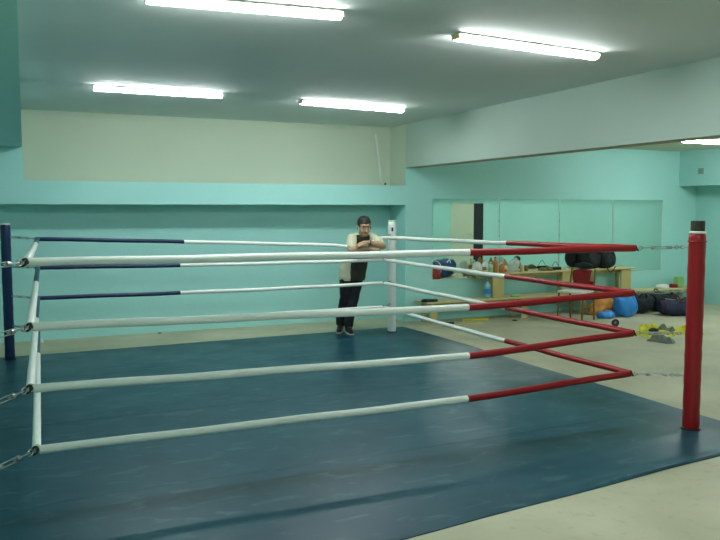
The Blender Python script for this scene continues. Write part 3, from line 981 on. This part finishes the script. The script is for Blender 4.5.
tube(bm, [mw @ Vector(p) for p in ((-0.10, -0.16, 0.462), (-0.06, -0.19, 0.462), (-0.03, -0.212, 0.44), (0.01, -0.216, 0.38), (0.02, -0.216, 0.31))], 0.006, 6)
o = obj('white_strap', bm, M['white_cloth'], None, loc=tuple(mw @ Vector((-0.1, -0.16, 0.46))))
tag(o, 'thin white strap hanging over the edge of the white seat', 'strap')

# ------------------------------------------------------------------ the man leaning on the rope
PV = Vector((-0.30, -0.954, 0))            # the way he faces
PR = Vector((0.954, -0.30, 0))             # to the right of the photo
def pp(x, y, z):
    """x to the photo's right, y towards the viewer, z up, metres from between the feet"""
    return Vector((4.035, 9.33, 0)) + PR * x + PV * y + Vector((0, 0, z))
def capsules(chains, balls, voxel, smooth_it=4, flt=None):
    bm = bmesh.new()
    for ch_ in chains:
        pts = [Vector(p) for p, _ in ch_]
        rs = [r for _, r in ch_]
        for (p0, r0), (p1, r1) in zip(zip(pts, rs), zip(pts[1:], rs[1:])):
            tube(bm, [p0, p1], [r0, r1], 16)
        for p, r in zip(pts, rs):
            ellipsoid(bm, p, (r, r, r), sub=2)
    for c, r, rot in balls:
        ellipsoid(bm, c, r, rot, 3)
    me = bpy.data.meshes.new('tmp')
    bm.to_mesh(me)
    bm.free()
    o = bpy.data.objects.new('tmp', me)
    COL.objects.link(o)
    md = o.modifiers.new('r', 'REMESH')
    md.mode = 'VOXEL'
    md.voxel_size = voxel
    sm = o.modifiers.new('s', 'SMOOTH')
    sm.factor = 0.5
    sm.iterations = smooth_it
    dg = bpy.context.evaluated_depsgraph_get()
    dg.update()
    ev = o.evaluated_get(dg)
    out = bmesh.new()
    out.from_mesh(ev.to_mesh())
    ev.to_mesh_clear()
    bpy.data.objects.remove(o)
    bpy.data.meshes.remove(me)
    return out

man = empty('person', (4.035, 9.33, 0.008))
tag(man, 'dark-haired man in cream and dark shirt leaning crossed arms on the far rope', 'person')
# joints
hipC = pp(0.07, 0.00, 0.90)
hipL, hipR = pp(-0.02, 0.00, 0.86), pp(0.155, 0.01, 0.86)
kneeL, kneeR = pp(-0.03, 0.03, 0.47), pp(0.075, 0.05, 0.47)
ankL, ankR = pp(-0.085, -0.07, 0.09), pp(0.01, 0.08, 0.09)
waist = pp(0.09, 0.06, 1.02)
chest = pp(0.145, 0.18, 1.13)
shL, shR = pp(0.03, 0.25, 1.275), pp(0.30, 0.25, 1.285)
elL, elR = pp(0.0, 0.47, 1.14), pp(0.415, 0.47, 1.19)
wrL, wrR = pp(0.225, 0.52, 1.165), pp(0.205, 0.545, 1.243)
neck0, neck1 = pp(0.175, 0.24, 1.30), pp(0.185, 0.29, 1.38)
HC = pp(0.185, 0.34, 1.435)                 # head centre
# head frame: looks towards the viewer, down and slightly to the photo's right
hf = (PV * 0.93 + PR * 0.12 + Vector((0, 0, -0.16))).normalized()
hr = (PR - hf * PR.dot(hf)).normalized()
hu = hr.cross(hf)
if hu.z < 0:
    hu = -hu
HR = Matrix((hr, hf, hu)).transposed()
def hp(x, y, z):
    return HC + (hr * x + hf * y + hu * z) * 1.10
def hand(w, dirv, upv, sidev):
    """palm + five fingers; dirv along the fingers, upv back of the hand, sidev towards the thumb"""
    ch_ = []
    palm = w + dirv * 0.045
    ch_.append([(w, 0.026), (w + dirv * 0.03, 0.026)])
    lens = [0.070, 0.078, 0.073, 0.058]
    for k in range(4):
        s = 0.030 - 0.0205 * k
        b = w + dirv * 0.085 + sidev * s
        L = lens[k]
        ch_.append([(w + dirv * 0.02 + sidev * s * 0.7, 0.014), (b, 0.0105)])
        p1 = b + dirv * L * 0.45 - upv * 0.006
        p2 = b + dirv * L * 0.72 - upv * 0.022
        p3 = b + dirv * L * 0.85 - upv * 0.040
        ch_.append([(b, 0.0098), (p1, 0.0088), (p2, 0.0080), (p3, 0.0070)])
    t0 = w + dirv * 0.025 + sidev * 0.024
    t1 = t0 + dirv * 0.032 + sidev * 0.022 - upv * 0.008
    t2 = t1 + dirv * 0.030 + sidev * 0.006 - upv * 0.012
    ch_.append([(t0, 0.014), (t1, 0.0105), (t2, 0.0085)])
    return ch_
up = Vector((0, 0, 1))
chains = [
    [(hipC, 0.10), (waist, 0.10), (chest, 0.115)],
    [(chest + PR * -0.06, 0.09), (shL, 0.055)], [(chest + PR * 0.06, 0.09), (shR, 0.055)],
    [(shL, 0.048), (elL, 0.041)], [(shR, 0.048), (elR, 0.041)],
    [(elL, 0.043), (elL.lerp(wrL, 0.3), 0.047), (wrL, 0.026)],
    [(elR, 0.043), (elR.lerp(wrR, 0.3), 0.047), (wrR, 0.026)],
    [(neck0, 0.066), (neck1, 0.056), (hp(0, -0.02, -0.02), 0.055)],
    [(hipL, 0.085), (kneeL, 0.055), (ankL, 0.036)], [(hipR, 0.085), (kneeR, 0.055), (ankR, 0.036)],
]
chains += hand(wrR, (-PR * 0.97 + PV * 0.12 + up * -0.22).normalized(), (up * 0.8 + PV * 0.6).normalized(), (PV * 0.75 - up * 0.55).normalized() * -1)
chains += hand(wrL, (PR * 0.97 + PV * 0.05 + up * 0.02).normalized(), (up * 0.75 + PV * 0.65).normalized(), (up * 0.65 - PV * 0.75).normalized())
balls = [
    (hp(0, -0.005, 0.035), (0.077, 0.095, 0.088), HR),         # cranium
    (hp(0, 0.028, -0.025), (0.064, 0.066, 0.080), HR),         # face
    (hp(0, 0.045, -0.085), (0.040, 0.038, 0.030), HR),         # chin
    (hp(0, 0.018, -0.070), (0.055, 0.052, 0.036), HR),         # jaw
    (hp(0, 0.098, -0.018), (0.011, 0.016, 0.026), HR),         # nose
    (hp(0, 0.108, -0.032), (0.016, 0.013, 0.011), HR),
    (hp(0, 0.078, 0.030), (0.052, 0.016, 0.012), HR),
    (hp(-0.038, 0.064, -0.036), (0.018, 0.018, 0.020), HR), (hp(0.038, 0.064, -0.036), (0.018, 0.018, 0.020), HR),
    (hp(-0.078, 0.0, -0.012), (0.010, 0.018, 0.030), HR), (hp(0.078, 0.0, -0.012), (0.010, 0.018, 0.030), HR),
]
body = obj('body', capsules(chains, balls, 0.0055, 3), M['skin'], man, True, True)
for s in (-1, 1):
    bm = bmesh.new()
    ellipsoid(bm, hp(s * 0.030, 0.0865, 0.004), (0.011, 0.006, 0.0045), HR, 2)
    obj('eye', bm, M['eye'], man, True, True)
    bm = bmesh.new()
    ellipsoid(bm, hp(s * 0.031, 0.087, 0.028), (0.016, 0.006, 0.004), HR, 2)
    obj('eyebrow', bm, M['hair'], man, True, True)
bm = bmesh.new()
ellipsoid(bm, hp(0, 0.0885, -0.062), (0.022, 0.008, 0.006), HR, 2)
obj('mouth', bm, M['lip'], man, True, True)
# hair: cap over the cranium
bm = bmesh.new()
vs = ellipsoid(bm, hp(0, -0.012, 0.046), (0.087, 0.102, 0.092), HR, 5)
for v in list(bm.verts):
    d = v.co - HC
    x, y, z = d.dot(hr), d.dot(hf), d.dot(hu)
    lim = 0.052 + 0.012 * noise.noise(v.co * 40) if y > 0.03 else (0.062 - (0.03 - y) * 1.6 if y > -0.03 else -0.035)
    if abs(x) > 0.06 and y < 0.045:
        lim = min(lim, 0.005)
    if z < lim:
        k = 0.86
        c = Vector((0, -0.012, 0.046))
        q = Vector((x, y, z)) - c
        q *= k
        q += c
        v.co = HC + hr * q.x + hf * q.y + hu * q.z
    else:
        v.co += (v.co - hp(0, -0.012, 0.046)).normalized() * 0.004 * noise.noise(v.co * 90)
obj('hair', bm, M['hair'], man, True, True)
# shirt
sh_ch = [
    [(pp(0.012, 0.0, 0.76), 0.128), (pp(0.022, 0.01, 0.88), 0.128), (waist, 0.122), (chest, 0.125)],
    [(pp(0.13, 0.01, 0.76), 0.118), (pp(0.14, 0.02, 0.88), 0.118), (waist + PR * 0.07, 0.115), (chest + PR * 0.04, 0.125)],
    [(chest - PR * 0.055, 0.10), (shL + up * -0.01, 0.070)], [(chest + PR * 0.055, 0.10), (shR + up * -0.01, 0.068)],
    [(shL, 0.066), (neck0 - up * 0.01, 0.078), (shR, 0.066)],
    [(shL, 0.068), (shL.lerp(elL, 0.72), 0.068)], [(shR, 0.068), (shR.lerp(elR, 0.66), 0.066)],
]
bm = capsules(sh_ch, [], 0.008, 4)
for v in bm.verts:
    v.co += noise.noise_vector(v.co * 11) * 0.008
    if v.co.z < 0.715:
        v.co.z = 0.715 + (v.co.z - 0.715) * 0.15
for f in bm.faces:
    c = f.calc_center_median() - Vector((4.035, 9.33, 0))
    x, y, z = c.dot(PR), c.dot(PV), c.z
    ctr = 0.175 if z > 1.0 else 0.175 - (1.0 - z) * 0.10
    half = 0.085 if z > 1.17 else 0.085 + (1.17 - z) * 0.26
    xl = ctr - min(half, 0.16)
    f.material_index = 1 if (x > xl and (x < ctr + half or z < 1.12) and z < 1.33) else 0
    if z > 1.10 and (x < 0.085 or x > 0.26):
        f.material_index = 0
    if z < 1.10 and x < 0.03:
        f.material_index = 0
obj('shirt', bm, [M['shirt_cream'], M['shirt_dark']], man, True, True)
bm = bmesh.new()
torus(bm, neck0 + (neck1 - neck0) * 0.30, 0.066, 0.011, tuple(neck1 - neck0), 24, 8)
obj('collar', bm, M['shirt_dark'], man, True, True)
# trousers
tr_ch = [
    [(hipC + up * -0.06, 0.095), (pp(0.07, 0, 0.80), 0.10)],
    [(hipL, 0.088), (kneeL, 0.076), (ankL + up * 0.06, 0.064), (ankL + up * 0.03, 0.062)],
    [(hipR, 0.090), (kneeR, 0.076), (ankR + up * 0.06, 0.064), (ankR + up * 0.03, 0.062)],
]
bm = capsules(tr_ch, [], 0.008, 4)
for v in bm.verts:
    v.co += noise.noise_vector(v.co * 13) * 0.008
    if v.co.z < 0.06:
        v.co.z = 0.06 + (v.co.z - 0.06) * 0.2
obj('trousers', bm, M['trouser'], man, True, True)
# shoes
for a, dd in ((ankL, (PV * 0.95 - PR * 0.25)), (ankR, (PV * 0.98 + PR * 0.12))):
    dd = dd.normalized()
    base = Vector((a.x, a.y, 0.0))
    f0 = lambda t, z: base + dd * t + up * z
    bm = capsules([[(f0(-0.05, 0.062), 0.042), (f0(0.03, 0.062), 0.044), (f0(0.10, 0.045), 0.040), (f0(0.155, 0.038), 0.032)],
                   [(f0(-0.01, 0.08), 0.045), (f0(0.02, 0.10), 0.040)]], [], 0.007, 3)
    for v in bm.verts:
        v.co.z = max(v.co.z, 0.024)
    sh = obj('shoe', bm, M['shoe'], man, True, True)
    bm = bmesh.new()
    s2 = dd.cross(up)
    pts = [(-0.095, 0.03), (-0.06, 0.043), (0.05, 0.046), (0.13, 0.044), (0.18, 0.025)]
    outl = [(base + dd * t + s2 * w) for t, w in pts] + [(base + dd * t - s2 * w) for t, w in reversed(pts)]
    poly_prism(bm, [(p.x, p.y) for p in outl], 0.009, 0.026)
    bm.transform(Matrix.Translation(-man.location))
    so = obj('sole', bm, M['shoe_trim'], sh)
    for q in range(3):
        bm = bmesh.new()
        c0 = f0(0.055 + 0.022 * q, 0.086 - 0.008 * q)
        tube(bm, [c0 - s2 * 0.028 - up * 0.008, c0 + up * 0.004, c0 + s2 * 0.028 - up * 0.008], 0.0065, 6)
        bm.transform(Matrix.Translation(-man.location))
        obj('lace', bm, M['shoe_trim'], sh)
# wrist watch on the upper arm's wrist
bm = bmesh.new()
dw = (wrR - elR).normalized()
wc = wrR.lerp(elR, 0.12)
torus(bm, wc, 0.031, 0.006, tuple(dw), 20, 8)
wt = obj('wristwatch', bm, M['black'], man, True, True)
